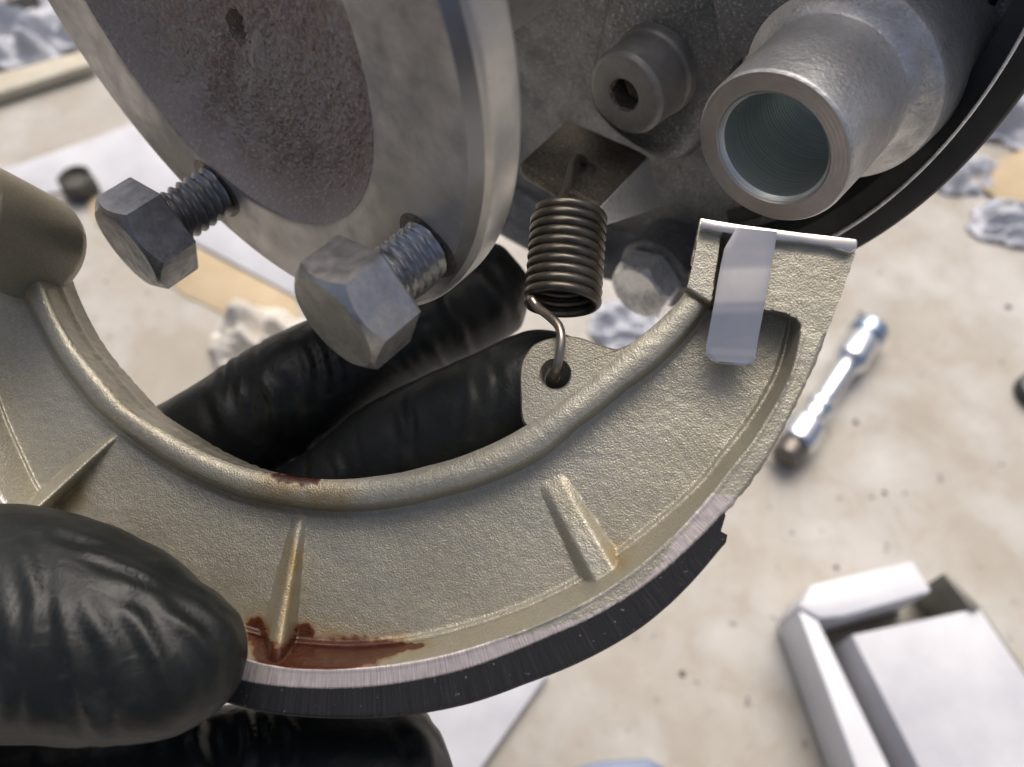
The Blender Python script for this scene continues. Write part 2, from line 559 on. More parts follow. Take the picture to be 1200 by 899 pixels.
# ---- hex bolts
def hex_head(fr, AF, H, z0=0.0, seg=120, rot=0.0, dish=0.0):
    th = np.linspace(0, 2 * np.pi, seg, endpoint=False)
    loc = (th + math.pi / 6) % (math.pi / 3) - math.pi / 6
    rh = AF / 2 / np.cos(loc)
    cham = np.clip(rh - AF / 2 * .95, 0, None) * .9 + .05
    def ring(r, z):
        r = np.broadcast_to(r, th.shape); z = np.broadcast_to(z, th.shape)
        return np.stack([r * np.cos(th + rot), r * np.sin(th + rot), z], -1)
    rows = [ring(.001, z0), ring(rh * .98, z0), ring(rh, z0 + .2), ring(rh, z0 + H - cham), ring(AF / 2 * .93, z0 + H), ring(AF / 2 * .90, z0 + H),
            ring(AF / 2 * .6, z0 + H - dish), ring(AF / 2 * .3, z0 + H - dish), ring(.001, z0 + H - dish)]
    return fr.pts(np.concatenate(rows)), grid_faces(len(rows), seg, wrap=True)

def thread(fr, R, L0, L1, pitch, depth, seg=40):
    per = 8
    nz = int((L1 - L0) / pitch * per) + 1
    zs = np.linspace(L0, L1, nz)
    th = np.linspace(0, 2 * np.pi, seg, endpoint=False)
    rows = []
    for z in zs:
        ph = (z / pitch - th / (2 * np.pi)) % 1.0
        tri = np.abs(ph - .5) * 2                       # 0 crest centre .. 1 root
        r = R - depth * np.clip(tri * 1.25 - .12, 0, 1)
        rows.append(np.stack([r * np.cos(th), r * np.sin(th), np.full_like(th, z)], -1))
    return fr.pts(np.concatenate(rows)), grid_faces(nz, seg, wrap=True)

def hex_bolt(px, py, L, under, AF, H, R, label, mh, mt, rot, group, pitch=1.15, deep=5.0):
    u, v_ = on_hub(px, py, L)
    fr = hub_at(u, v_, -L)
    b = thing('hex_bolt', label, 'bolt', fr.o, group)
    vv, ff = hex_head(fr, AF, H, under, rot=rot)
    mesh_obj('head', vv, ff, mh, b, sharp=22)
    if under > .5:
        vv, ff = thread(fr, R, -deep, under + .2, pitch, R * .17)
        mesh_obj('threaded_shank', vv, ff, mt, b, sharp=50)
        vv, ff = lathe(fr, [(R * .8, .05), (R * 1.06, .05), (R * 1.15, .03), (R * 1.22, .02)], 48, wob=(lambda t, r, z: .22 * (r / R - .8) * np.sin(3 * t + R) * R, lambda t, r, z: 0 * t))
        mesh_obj('oily_shade_ring', vv, ff, M['lever'], flange)  # dark ring: oil and shade round the thread base put into the colour
    return fr, b

G = 'loose bolts in the flange'
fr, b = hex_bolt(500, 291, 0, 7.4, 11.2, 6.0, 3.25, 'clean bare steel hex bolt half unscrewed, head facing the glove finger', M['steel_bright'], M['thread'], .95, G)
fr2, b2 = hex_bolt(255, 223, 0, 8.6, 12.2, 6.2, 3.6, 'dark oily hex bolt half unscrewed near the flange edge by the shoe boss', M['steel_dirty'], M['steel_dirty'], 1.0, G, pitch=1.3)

# ---- brake plate
PL = 51.3; PR = 71.7; PF = 60.0
plate = thing('brake_plate', 'grey cast aluminium brake plate with black outer rim and hollow round boss', 'brake plate', HUB.pts(np.array([0, 0, -PF])))
v, f = lathe(HUB, rounded([(19, -PF), (60, -PF), (66.5, -PF + .3), (68.6, -PL - 1.2), (70.9, -PL), (PR, -PL - .5), (PR, -PF - 3), (60, -PF - 5), (19, -PF - 5)], .8, 3), 220)
mesh_obj('plate_casting', v, f, M['plate'], plate)
D2R = math.pi / 180
def rim_arc(prof, name, mat, a0, a1, seg=140):
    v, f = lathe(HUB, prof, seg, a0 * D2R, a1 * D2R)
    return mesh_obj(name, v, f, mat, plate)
s_ = rim_arc(rounded([(61.5, -PF + .4), (63.6, -PF + 1.2), (64.2, -PF + .1), (65.6, -PF + .2), (66.2, -PL - 2.2), (68.7, -PL - 1.0), (68.9, -PL + .25), (71.9, -PL + .4), (72.2, -PL - .2), (72.2, -PF - 2)], .25, 2),
     'black_rim', M['black_rim'], -75, 24)  # black over one arc of the rim only
v, f = lathe(HUB, [(68.72, -PL - .4), (68.78, -PL + .33), (68.98, -PL + .42), (69.12, -PL + .32)], 140, -75 * D2R, 24 * D2R)  # bevel highlight modelled as a thin bright strip along the rim step
mesh_obj('edge_highlight', v, f, M['steel_zinc'], s_)

# hollow boss (anchor pin housing)
BR = 9.0
b_rel = np.array([53.444, -12.184, -32.265])
BF = hub_at(*b_rel)
prof = [(6.35, -.5), (6.6, 0), (8.75, 0), (9.0, -.3), (9.15, -6), (9.2, -11.6), (9.0, -12.6), (9.1, -13.6), (9.9, -14.3), (11.4, -14.8), (12.1, -15.3), (12.3, -16.4), (13.3, -PF - b_rel[2])]
v, f = lathe(BF, rounded(prof[2:], .25, 2), 110)
boss = mesh_obj('boss', v, f, M['boss'], plate, sharp=40)
nf = 14
v, f = lathe(BF, [(6.55 + (8.76 - 6.55) * k / (nf - 1), -.02 - (.22 if k == 0 else 0) + .03 * math.sin(k * 2.2)) for k in range(nf)], 110)
mesh_obj('front_face', v, f, M['boss_face'], boss)
zs = np.linspace(-.2, -17, 120)
th = np.linspace(0, 2 * np.pi, 90, endpoint=False)
rows, pol = [], []
for z in zs:
    r = 6.55 - .45 * min(1, max(0, (-z - .2) / .6)) + .03 * math.sin(z * 12)
    rows.append(np.stack([r * np.cos(th), r * np.sin(th), np.full_like(th, z)], -1))
    pol.append(np.stack([th, np.full_like(th, z), np.zeros_like(th)], -1))
rows.append(np.stack([.01 * np.cos(th), .01 * np.sin(th), np.full_like(th, -17.0)], -1)); pol.append(pol[-1])
mesh_obj('bore', BF.pts(np.concatenate(rows)), grid_faces(len(rows), 90, wrap=True), M['bore'], boss, attrs={'pol': np.concatenate(pol)})

# cast web joining the pillar and the boss
def px_poly(pts, L):
    return [on_hub(x, y, L) for x, y in pts]
def plate_lump(name, pts, L, mat, bevel=1.6, base=PF + 1, parent=plate):
    q = smooth_path(np.array(pts + [pts[0]], float), 64)[:-1]
    v, f = prism(HUB, px_poly([tuple(x) for x in q], L), -base, -L, bevel, 4)
    return mesh_obj(name, v, f, mat, parent, sharp=50)
plate_lump('cast_web', [(690, 60), (684, 118), (712, 158), (760, 190), (788, 196), (808, 182), (826, 150), (846, 118), (856, 84), (852, 40), (838, -10), (815, -60), (760, -60), (712, -20)], 50.0, M['plate'], 3.0)
plate_lump('cast_shoulder', [(850, 96), (862, 74), (905, 50), (950, 26), (985, 0), (980, -60), (870, -60), (832, -50)], 47.0, M['plate'], 3.2)

# socket-head pillar
pu, pv = on_hub(731, 112, 42.0)
PFm = hub_at(pu, pv, -42.0)
sp_ = thing('socket_screw', 'dirty round socket-head screw on the brake plate above the spring bracket', 'screw', PFm.pts(np.array([0, 0, -9.0])))
PRr = 5.9
v, f = lathe(PFm, rounded([(2.2, -.25), (2.35, 0), (5.3, 0), (PRr, -.6), (PRr + .15, -6.0), (PRr + .5, -6.6), (PRr + .6, -9)], .3, 3), 80)
mesh_obj('head', v, f, metal_mat('screw_head_dirty', (.24, .235, .23), (.38, .37, .355), (.42, .6), .6, 200, .4, 1500, .00008, (.07, .055, .05), .5), sp_)
seg = 72
th = np.linspace(0, 2 * np.pi, seg, endpoint=False)
loc = (th + math.pi / 6) % (math.pi / 3) - math.pi / 6
rh = 2.0 / np.cos(loc)
rows = [np.stack([r * np.cos(th), r * np.sin(th), np.broadcast_to(z, th.shape)], -1) for r, z in ((np.full(seg, 2.34), 0.0), (np.minimum(rh, 2.3), -.35), (np.minimum(rh, 2.3) * .97, -3.2), (np.full(seg, .01), -3.9))]
mesh_obj('hex_socket', PFm.pts(np.concatenate(rows)), grid_faces(4, seg, wrap=True), M['lever'], sp_, sharp=25)

# zinc hex bolt low on the plate
hb_fr, hb_b = hex_bolt(765, 324, 52.0, 0.0, 10.6, 5.2, 3, 'clean shiny zinc hex bolt head low on the brake plate beside the shoe tip', M['steel_zinc'], M['steel_zinc'], .8, None)
v, f = lathe(hub_at(*on_hub(765, 324, 52.0), -52.0), rounded([(3, -.1), (6.6, -.1), (7.1, -.5), (7.1, -8)], .2, 2), 60)
mesh_obj('washer', v, f, M['plate'], hb_b)

# ---- spring bracket (dark lever block)
def hullw(pts): return [W(P(x, y, d)) for x, y, d in pts]
br_pts = [(606, 190, 118), (702, 243, 112), (762, 181, 122), (664, 139, 128),
          (607, 207, 119.5), (706, 267, 113.8), (777, 243, 126), (680, 170, 137)]
bv = hullw(br_pts)
brk = thing('spring_bracket', 'dark oily steel lever block with hole that anchors the coil spring', 'bracket', np.mean(bv, 0))
v, f = hull(bv, .95, 4)
blk = mesh_obj('lever_block', v, f, M['lever'], brk, sharp=40)
# right flank: light falling on it painted as a paler thin facing plate
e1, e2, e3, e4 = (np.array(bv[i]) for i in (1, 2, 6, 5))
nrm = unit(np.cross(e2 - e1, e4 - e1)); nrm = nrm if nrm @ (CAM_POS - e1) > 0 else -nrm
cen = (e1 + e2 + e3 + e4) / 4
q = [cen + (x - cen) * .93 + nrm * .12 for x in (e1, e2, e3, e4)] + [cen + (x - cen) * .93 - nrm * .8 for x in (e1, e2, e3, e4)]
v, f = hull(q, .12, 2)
mesh_obj('lit_flank', v, f, M['lever_side'], brk, sharp=40)
# eyelet round the hole
h_c = W(P(683, 189, 117.6))
tp = unit(np.cross(np.array(bv[1]) - bv[0], np.array(bv[3]) - bv[0])); tp = tp if tp @ (CAM_POS - h_c) > 0 else -tp
eu = unit(np.cross(tp, [0, 0, 1])); ev = np.cross(tp, eu)
pl_d = (np.array(bv[0]) - h_c) @ tp
h_c = h_c + tp * pl_d
EF = Frame(h_c, eu, ev, tp)
v, f = lathe(EF, [(.01, .06), (.9, .06), (1.15, .10), (1.45, .32), (1.8, .28), (2.3, .02), (2.4, -.3)], 36)
mesh_obj('hook_hole', v, f, M['rag_dark'], brk)

# ================================================================== the brake shoe
SN = unit([-.15, .15, -1.0])                         # shoe face normal, camera frame
S0 = P(430, 650, 88.0)
SN_W = wdir(SN)
def on_shoe(px, py, h=0.0):
    """pixel -> camera-frame point on the shoe plane raised by h"""
    r = ray(px, py)
    t = (S0 @ SN + np.asarray(h, float)) / (r @ SN)
    return r * t[..., None]

c0 = np.array([425.0, 250.0])
def polar(pts):
    d = np.asarray(pts, float) - c0
    ph = np.degrees(np.arctan2(d[:, 1], d[:, 0])); r = np.hypot(d[:, 0], d[:, 1])
    o = np.argsort(ph); return ph[o], r[o]
K0 = [(820, 265), (812, 310), (803, 345), (770, 378), (735, 406), (700, 437), (663, 467), (617, 498), (560, 527), (500, 546), (440, 558), (367, 561), (333, 557), (283, 547), (233, 527), (187, 500), (147, 475), (127, 452), (107, 428), (83, 397), (67, 368), (55, 340), (46, 312), (44, 290), (50, 270)]
K1 = [(850, 272), (846, 310), (838, 350), (829, 364), (775, 427), (733, 458), (675, 503), (640, 535), (583, 563), (517, 583), (450, 597), (400, 600), (333, 593), (283, 583), (233, 563), (180, 533), (133, 497), (110, 478), (88, 450), (67, 422), (50, 392), (38, 367), (27, 347), (13, 325), (6, 300), (4, 275)]
K2 = [(930, 300), (930, 350), (925, 393), (914, 435), (896, 470), (877, 500), (853, 530), (837, 552), (820, 572), (783, 606), (737, 643), (683, 682), (617, 714), (550, 737), (457, 757), (400, 760), (320, 752), (200, 705), (120, 650), (45, 583), (20, 530), (0, 483), (-18, 420), (-28, 350), (-30, 285)]
K3 = [(948, 300), (944, 350), (938, 389), (928, 435), (908, 475), (892, 500), (878, 522), (860, 543), (845, 563), (820, 594), (790, 626), (750, 662), (700, 697), (633, 730), (583, 748), (483, 775), (397, 783), (337, 782), (280, 770), (180, 730), (90, 672), (10, 595), (-30, 535), (-55, 475), (-75, 400), (-80, 340), (-80, 285)]
K4 = [(1003, 292), (994, 316), (981, 358), (970, 385), (960, 416), (947, 445), (933, 473), (920, 500), (907, 525), (895, 545), (883, 562), (870, 579), (853, 598), (817, 635), (783, 667), (737, 701), (683, 731), (647, 746), (600, 766), (543, 787), (483, 800), (433, 807), (350, 808), (293, 802), (200, 772), (100, 715), (10, 640), (-50, 570), (-90, 500), (-115, 430), (-120, 350), (-118, 290)]
K5 = [(858, 628), (817, 677), (783, 710), (750, 737), (697, 768), (617, 801), (550, 825), (483, 838), (400, 842), (310, 835), (200, 800), (100, 745), (20, 680), (-50, 600), (-95, 530), (-130, 455)]
NPH = 760
PH = np.linspace(3.0, 178.0, NPH)
def curve(K, ph, sig=5):
    a, r = polar(K); y = np.interp(ph, a, r)
    k = np.exp(-.5 * (np.arange(-3 * sig, 3 * sig + 1) / sig) ** 2); k /= k.sum()
    return np.convolve(np.pad(y, 3 * sig, mode='reflect', reflect_type='odd'), k, 'valid')
R0, R1, R2, R3, R4 = (curve(k, PH) for k in (K0, K1, K2, K3, K4))
nb, nw, ns, nrm_ = 16, 64, 9, 11                      # samples over bead, web, wall, rim
def sm(x): x = np.clip(x, 0, 1); return x * x * (3 - 2 * x)
def segd(px, py, a, b):
    a = np.array(a, float); b = np.array(b, float); d = b - a; L2 = d @ d
    s = ((px - a[0]) * d[0] + (py - a[1]) * d[1]) / L2
    sc = np.clip(s, 0, 1)
    return s, np.hypot(px - (a[0] + sc * d[0]), py - (a[1] + sc * d[1])), ((px - a[0]) * d[1] - (py - a[1]) * d[0]) / math.sqrt(L2)
FLOOR_H = -4.6
rr, hh, band = [], [], []
for k in range(nb):
    w = k / nb
    hb_ = -2.9 + 2.0 * np.sqrt(np.clip(1 - ((w - .45) / .62) ** 2, 0, 1)) - 3.0 * sm((w - .84) / .16)
    rr.append(R0 + (R1 - R0) * w); hh.append(np.full(NPH, hb_)); band.append(0)
for k in range(nw):
    w = k / nw
    hw = FLOOR_H + .35 * (1 - sm(w / .05)) + .5 * sm((w - .955) / .045) + .35 * math.exp(-((w - .97) / .018) ** 2)
    rr.append(R1 + (R2 - R1) * w); hh.append(np.full(NPH, hw)); band.append(1)
for k in range(ns):
    w = k / ns
    hs = FLOOR_H + .5 + (0 - FLOOR_H - .5) * (w ** .9 * .92 + .08 * sm(w))
    rr.append(R2 + (R3 - R2) * w); hh.append(np.full(NPH, hs)); band.append(2)
for k in range(nrm_):
    w = k / (nrm_ - 1)
    hr = .16 * math.exp(-((w - .05) / .08) ** 2) - .12 * (1 - sm(w / .06)) - .35 * sm((w - .93) / .07)
    rr.append(R3 + (R4 - R3) * w); hh.append(np.full(NPH, hr)); band.append(3)
RRm = np.array(rr); HHm = np.array(hh); band = np.array(band); NR = len(band)
# the tip is cut square: turn the first columns a little with the radius
tipw = np.clip(1 - (PH - 3.0) / 20.0, 0, 1) ** 1.5
delta = np.interp(RRm, [395, 580], [-.85, 1.05]) * tipw[None]
ANG = np.radians(PH[None] + delta)
PXm = c0[0] + RRm * np.cos(ANG); PYm = c0[1] + RRm * np.sin(ANG)
# ribs
ribs = [((134, 512), (38, 600), 6, 17, .25, 4.3, .95), ((351, 606), (322, 772), 9, 25, .25, 4.3, .85), ((648, 566), (714, 684), 19, 30, .25, 2.4, .5)]
rib_id = np.full(PXm.shape, -1)
for i, (a, b, w0, w1, h0, h1, pk) in enumerate(ribs):
    s, d, dl = segd(PXm, PYm, a, b)
    sc = np.clip(s, 0, 1)
    w = w0 + (w1 - w0) * sc
    x = d / w
    prof = np.clip(1 - np.clip((x - (1 - pk) * .75) / (1 - (1 - pk) * .75), 0, 1), 0, 1)
    prof = prof ** .85
    prof = sm(prof)
    add = FLOOR_H + (h0 + (h1 - h0) * sc) * prof * np.clip((s + .06) / .1, 0, 1)
    on = (band == 1)[:, None] | (band == 2)[:, None]
    up = on & (add > HHm + .05) & (s < 1.1)
    HHm = np.where(up, add, HHm)
    rib_id = np.where(on & (x < 1.0) & (s > -.02) & (s < 1.08) & (band == 1)[:, None], i, rib_id)
# raised pad and slot at the tip
strip_r = np.interp(PYm, [268, 350, 366], [848, 836, 832])
pad_l = np.interp(PYm, [268, 366], [866, 872])
ylim = np.interp(PXm, [800, 830, 872, 898, 918, 934, 945], [342, 360, 366, 368, 371, 379, 396])
tip_in = sm((ylim - PYm) / 5.0) * (PXm > 760)
lev = np.where(PXm < (strip_r + pad_l) / 2,
               -.2 - 3.6 * sm((PXm - strip_r) / 3.0 + .5), -3.8 + 3.75 * sm((PXm - pad_l) / 3.0 + .5))
HHm = HHm * (1 - tip_in) + lev * tip_in
# seam between the strip and the bead
_, dseam, _ = segd(PXm, PYm, (803, 340), (836, 361))
HHm -= .7 * np.exp(-(dseam / 2.2) ** 2)
# slightly uneven casting
nz_ = np.array([mnoise.noise(Vector((x * .02, y * .02, 3.0))) for x, y in zip(PXm.ravel(), PYm.ravel())]).reshape(PXm.shape)
nz2 = np.array([mnoise.noise(Vector((x * .12, y * .12, 9.0))) for x, y in zip(PXm.ravel(), PYm.ravel())]).reshape(PXm.shape)
HHm += nz_ * .10 + nz2 * .035
PXe = PXm.copy(); PYe = PYm.copy()
edge_n = np.array([mnoise.noise(Vector((p * .9, 0, 0))) for p in PH])
PXe[-1] += edge_n * 1.2; PYe[-1] += edge_n * 1.2
ptsC = on_shoe(PXe, PYe, HHm)                          # camera frame (NR, NPH, 3)
ptsW = W(ptsC)
# surface marks
def capsule(px, py, a, b, r0, r1):
    s, d, _ = segd(px, py, a, b); sc = np.clip(s, 0, 1)
    return np.clip(1.0 - d / (r0 + (r1 - r0) * sc), -1, 1)
def marks(px, py):
    sh = px.shape; fx, fy = px.ravel(), py.ravel()
    wx = np.array([mnoise.noise(Vector((a * .045, b * .045, 1.0))) * 7 + mnoise.noise(Vector((a * .16, b * .16, 4.0))) * 3 for a, b in zip(fx, fy)]).reshape(sh)
    wy = np.array([mnoise.noise(Vector((a * .045, b * .045, 11.0))) * 6 + mnoise.noise(Vector((a * .16, b * .16, 14.0))) * 3 for a, b in zip(fx, fy)]).reshape(sh)
    px, py = px + wx, py + wy
    st = np.full(px.shape, -1.0)
    for a, b, r0, r1 in (((300, 735), (312, 772), 14, 19), ((356, 742), (356, 775), 14, 28), ((356, 768), (430, 768), 30, 19), ((400, 762), (470, 760), 19, 10), ((465, 759), (495, 758), 9, 4), ((330, 775), (400, 780), 14, 10),
                         ((318, 768), (350, 780), 16, 20), ((330, 556), (368, 563), 10, 7), ((215, 508), (330, 553), 3, 7)):
        st = np.maximum(st, capsule(px, py, a, b, r0, r1))
    _, drib, _ = segd(px, py, ribs[1][0], (326, 742))
    st = np.where(drib < 15, np.minimum(st, .1), st)
    oc = np.zeros(px.shape)
    for a, b, r0, r1, k in (((320, 575), (400, 585), 40, 30, .8), ((345, 640), (332, 750), 16, 24, .9), ((722, 648), (728, 656), 22, 18, .9), ((90, 580), (75, 590), 24, 20, .8), ((300, 735), (480, 752), 36, 18, .7), ((340, 765), (500, 758), 36, 14, .8), ((805, 340), (840, 362), 8, 8, .8), ((15, 335), (30, 345), 26, 20, .7)):
        oc = np.maximum(oc, k * np.clip(capsule(px, py, a, b, r0, r1), 0, 1))
    return np.clip(st * .9 + .40, 0, 1), np.clip(oc, 0, .85)
ST, OC = marks(PXm, PYm)
ST = ST * (RRm < R3[None] + 1.5)
rf = np.clip((RRm - R3[None]) / np.maximum(R4 - R3, 1)[None], 0, 1)
gphi = np.interp(PH, [36, 39, 42, 46, 50, 55, 60, 68, 75, 120], [0, 1.1, 1.1, .95, .55, .45, .50, .75, 1.1, 1.1])
GR = np.clip(gphi[None] * 1.0 - .55 + rf * .75, 0, 1) * (band == 3)[:, None]
POL = np.stack([np.broadcast_to(np.radians(PH)[None] * 52.0, RRm.shape), RRm * .0926, HHm], -1)

shoe_base = W(S0 - SN * 10)
shoe = thing('brake_shoe', 'cast champagne-coloured brake shoe with black lining, stained brown and held by black glove', 'brake shoe', shoe_base)

def sub_mesh(name, facemask, mat, extra=None, parent=shoe):
    """faces of the shoe grid picked by a mask on cells (NR-1, NPH-1)"""
    ii, jj = np.nonzero(facemask)
    idx = np.stack([ii * NPH + jj, ii * NPH + jj + 1, (ii + 1) * NPH + jj + 1, (ii + 1) * NPH + jj], -1)
    used, inv = np.unique(idx.ravel(), return_inverse=True)
    F = inv.reshape(-1, 4).tolist()
    V = ptsW.reshape(-1, 3)[used]
    at = {'stain': ST.ravel()[used], 'ochre': OC.ravel()[used], 'ground': GR.ravel()[used], 'pol': POL.reshape(-1, 3)[used]}
    if extra is not None:
        b = len(V); V = np.vstack([V, extra[0]]); F += [[i + b for i in x] for x in extra[1]]
        n = len(extra[0]); at = {k: np.concatenate([a, extra[2].get(k, np.zeros((n,) + a.shape[1:]))]) for k, a in at.items()}
    return mesh_obj(name, V, F, mat, parent, sharp=62, attrs=at)

cell_band = band[:-1][:, None] * np.ones((1, NPH - 1), int)
cell_rib = np.where((rib_id[:-1, :-1] == rib_id[1:, 1:]) & (rib_id[:-1, 1:] == rib_id[1:, :-1]) & (rib_id[:-1, :-1] == rib_id[:-1, 1:]), rib_id[:-1, :-1], -1)

def down(pts, depth):        # push along the shoe axis, away from the face
    return pts - SN_W * depth
def strip_rows(rows):
    v = np.concatenate(rows); return v, grid_faces(len(rows), len(rows[0]))
# inner wall of the casting (rough, with a parting line)
inner = ptsW[0]
nzw = np.array([mnoise.noise(Vector((p * .8, 7, 0))) for p in PH])[:, None]
rad_in = unit(wdir([0, 0, 0]) + SN_W)                   # placeholder axis
cenW = W(on_shoe(np.array(425.0), np.array(250.0), 0.0))
rad = inner - cenW; rad -= (rad @ SN_W)[:, None] * SN_W; rad /= np.linalg.norm(rad, axis=1)[:, None]
in_rows = []
for k, dd in enumerate(np.linspace(0, 8.5, 14)):
    off = rad * (-.25 * math.exp(-((dd - 4.2) / .5) ** 2) + .25 * (dd / 8.5) - .12 * nzw * math.sin(dd * 1.3))
    in_rows.append(inner - SN_W * (dd * np.interp(PH, [0, 140, 162, 178], [1, 1, .85, .7]))[:, None] + off)
v_in, f_in = strip_rows(in_rows)
pin = np.tile(np.stack([PXm[0], PYm[0]], -1), (14, 1))
st_i, oc_i = marks(pin[:, 0], pin[:, 1])
ex_in = (v_in, f_in, {'stain': np.clip(st_i * 1.2, 0, 1), 'ochre': oc_i, 'ground': np.zeros(len(v_in)), 'pol': np.zeros((len(v_in), 3))})
# back and outer side of the casting, and both ends
o_top = ptsW[-1]; j3 = int(np.argmax(band == 3))
back_rows = [down(o_top, 0), down(o_top, 10), down(o_top, 20.0), down(ptsW[j3 + 3], 20.0), down(ptsW[j3 + 1], 9.0), down(ptsW[nb + nw // 2], 8.0 + FLOOR_H), in_rows[-1]]
v_b, f_b = strip_rows(back_rows)
def end_cap(col, dep):
    top = ptsW[:, col]; bot = down(top, dep)
    bot = top - SN_W * (((top - W(S0)) @ SN_W) + dep)[:, None]
    return strip_rows([top, bot])
v_e, f_e = merge((v_b, f_b), end_cap(0, 14.0), end_cap(NPH - 1, 9.0))
ex_out = (v_e, f_e, {})

sub_mesh('inner_bead', cell_band == 0, M['shoe'], ex_in)
sub_mesh('web', (cell_band == 1) & (cell_rib < 0), M['shoe'])
for i in range(3):
    sub_mesh('rib', (cell_band == 1) & (cell_rib == i), M['shoe'])
sub_mesh('outer_rim', cell_band >= 2, M['shoe_rim'], ex_out)

# friction lining
NL = 620
PHL = np.linspace(39.6, 166.0, NL)
Ra = curve(K4, PHL) + .4; Rb = curve(K5, PHL)
nl = 16
rows, pol = [], []
jag = np.array([mnoise.noise(Vector((p * 2.1, 2, 0))) * 1.3 + mnoise.noise(Vector((p * 6, 4, 0))) * .9 for p in PHL])
for k in range(nl):
    w = k / (nl - 1)
    r = (Ra + jag - 1.5) * (1 - w) + Rb * w
    ph0 = np.interp(w, [0, .15, .45, .8, 1], [0, .2, 2.0, 1.8, 2.6])
    ang = np.radians(PHL + ph0 * np.clip(1 - (PHL - 39.6) / 12, 0, 1))
    px = c0[0] + r * np.cos(ang); py = c0[1] + r * np.sin(ang)
    h = np.full(NL, .12) - .5 * max(0, (w - .93) / .07)
    rows.append(W(on_shoe(px, py, h))); pol.append(np.stack([np.radians(PHL) * 52, r * .0926, h], -1))
front = rows[:]
fs = front + [down(front[-1], d) for d in (2, 8, 14, 20.5)] + [down(front[0], 20.5), down(front[0], .0)]
pols = pol + [pol[-1]] * 4 + [pol[0]] * 2
v = np.concatenate(fs); f = grid_faces(len(fs), NL)
caps = []
for col in (0, NL - 1):
    top = np.array([r[col] for r in front]); caps.append(strip_rows([top, down(top, 20.5)]))
npol = np.zeros((sum(len(c[0]) for c in caps), 3))
v, f = merge((v, f), *caps)
mesh_obj('friction_lining', v, f, M['lining'], shoe, sharp=50, attrs={'pol': np.vstack([np.concatenate(pols), npol])})

# spring lug with its hole
lug_out = smooth_path(np.array([(640, 506), (622, 503), (612, 493), (610, 465), (610, 432), (617, 415), (628, 403), (647, 396), (663, 394), (680, 396), (700, 403), (713, 407), (727, 409), (742, 404), (760, 395), (758, 410), (730, 430), (690, 462), (660, 490)], float), 180)
hc = np.array([651.0, 439.0]); hr = 17.0
d = lug_out - hc; ang = np.unwrap(np.arctan2(d[:, 1], d[:, 0])); ro = np.hypot(d[:, 0], d[:, 1])
nq = len(ang); rows = []
def lug_row(rad, h, nzs=0.0):
    px = hc[0] + rad * np.cos(ang); py = hc[1] + rad * np.sin(ang)
    return W(on_shoe(px, py, np.full(nq, h))), px, py
LH = -2.3
seq = [(lambda: lug_row(hr, LH - .25))] 
rows = [lug_row(np.full(nq, hr), LH - .3), lug_row(np.full(nq, hr + 2.0), LH)] + [lug_row((hr + 2) + (ro - hr - 2) * w, LH) for w in np.linspace(.1, .94, 10)] + [lug_row(ro, LH - .4)]
front = [r[0] for r in rows]
allr = [down(front[0], 4.6)] + front + [down(front[-1], 1.5), down(front[-1], 4.4)]
allr.append(allr[0])
v = np.concatenate(allr); f = grid_faces(len(allr), nq, wrap=True)
pxs = np.concatenate([rows[0][1]] + [r[1] for r in rows] + [rows[-1][1]] * 2 + [rows[0][1]]); pys = np.concatenate([rows[0][2]] + [r[2] for r in rows] + [rows[-1][2]] * 2 + [rows[0][2]])
z0 = np.zeros(len(v))
_, ocl = marks(pxs, pys)
mesh_obj('spring_lug', v, f, M['shoe'], shoe, sharp=50, attrs={'stain': z0, 'ochre': ocl, 'ground': z0, 'pol': np.zeros((len(v), 3))})

# pivot boss at the other end of the shoe
bk = P(53, 295, 107.0)
bax = -SN                                               # runs back into the picture
fr_o = bk - bax * 16.5
uu = unit(np.cross(SN, [0, 1, 0])); vv_ = np.cross(SN, uu)
PB = Frame(W(fr_o), wdir(uu), wdir(vv_), SN_W)
prof = [(3.8, -1.0), (4.2, 0), (6.2, 0), (6.95, -.7), (7.0, -8), (6.95, -14.5), (6.4, -16.1), (5.0, -16.7), (.5, -16.8)]
v, f = lathe(PB, rounded(prof, .5, 3), 90)
zz = np.zeros(len(v))
pb = mesh_obj('pivot_boss', v, f, M['shoe'], shoe, sharp=50, attrs={'stain': zz, 'ochre': zz + .15, 'ground': zz, 'pol': np.zeros((len(v), 3))})
v, f = lathe(PB, [(3.8, -1.0), (3.8, -12), (.01, -12.2)], 60)
mesh_obj('pivot_bore', v, f, M['steel_dirty'], pb)

# ================================================================== zinc end clip over the shoe tip
def sheet(front_px, h, thick, name, mat, parent, bevel=.12, seg=2):
    """flat outline on the shoe plane; h number or list, extruded back by thick"""
    n = len(front_px)
    hs = np.broadcast_to(np.asarray(h, float), (n,))
    top = W(on_shoe(np.array([p[0] for p in front_px], float), np.array([p[1] for p in front_px], float), hs))
    bm = bmesh.new()
    a = [bm.verts.new(x) for x in top]; b = [bm.verts.new(x) for x in down(top, thick)]
    bm.faces.new(a); bm.faces.new(b)
    for i in range(n): bm.faces.new((a[i], a[(i + 1) % n], b[(i + 1) % n], b[i]))
    v, f = finish_bm(bm, bevel, seg)
    return mesh_obj(name, v, f, mat, parent, sharp=40)
clip = thing('end_clip', 'shiny folded zinc sheet clip over the shoe tip with tongue hanging down', 'clip', W(on_shoe(np.array(905.0), np.array(300.0), 0.0)))
sheet([(820, 255), (842, 258.5), (864, 262), (912, 268.5), (938, 272), (970, 275.5), (1005, 280), (1005, 290), (996, 296), (970, 288), (938, 283.5), (912, 281.5), (864, 275), (846, 272), (832, 268.5), (820, 267)], 1.0, 14.5, 'top_plate', M['zinc'], clip, .2)
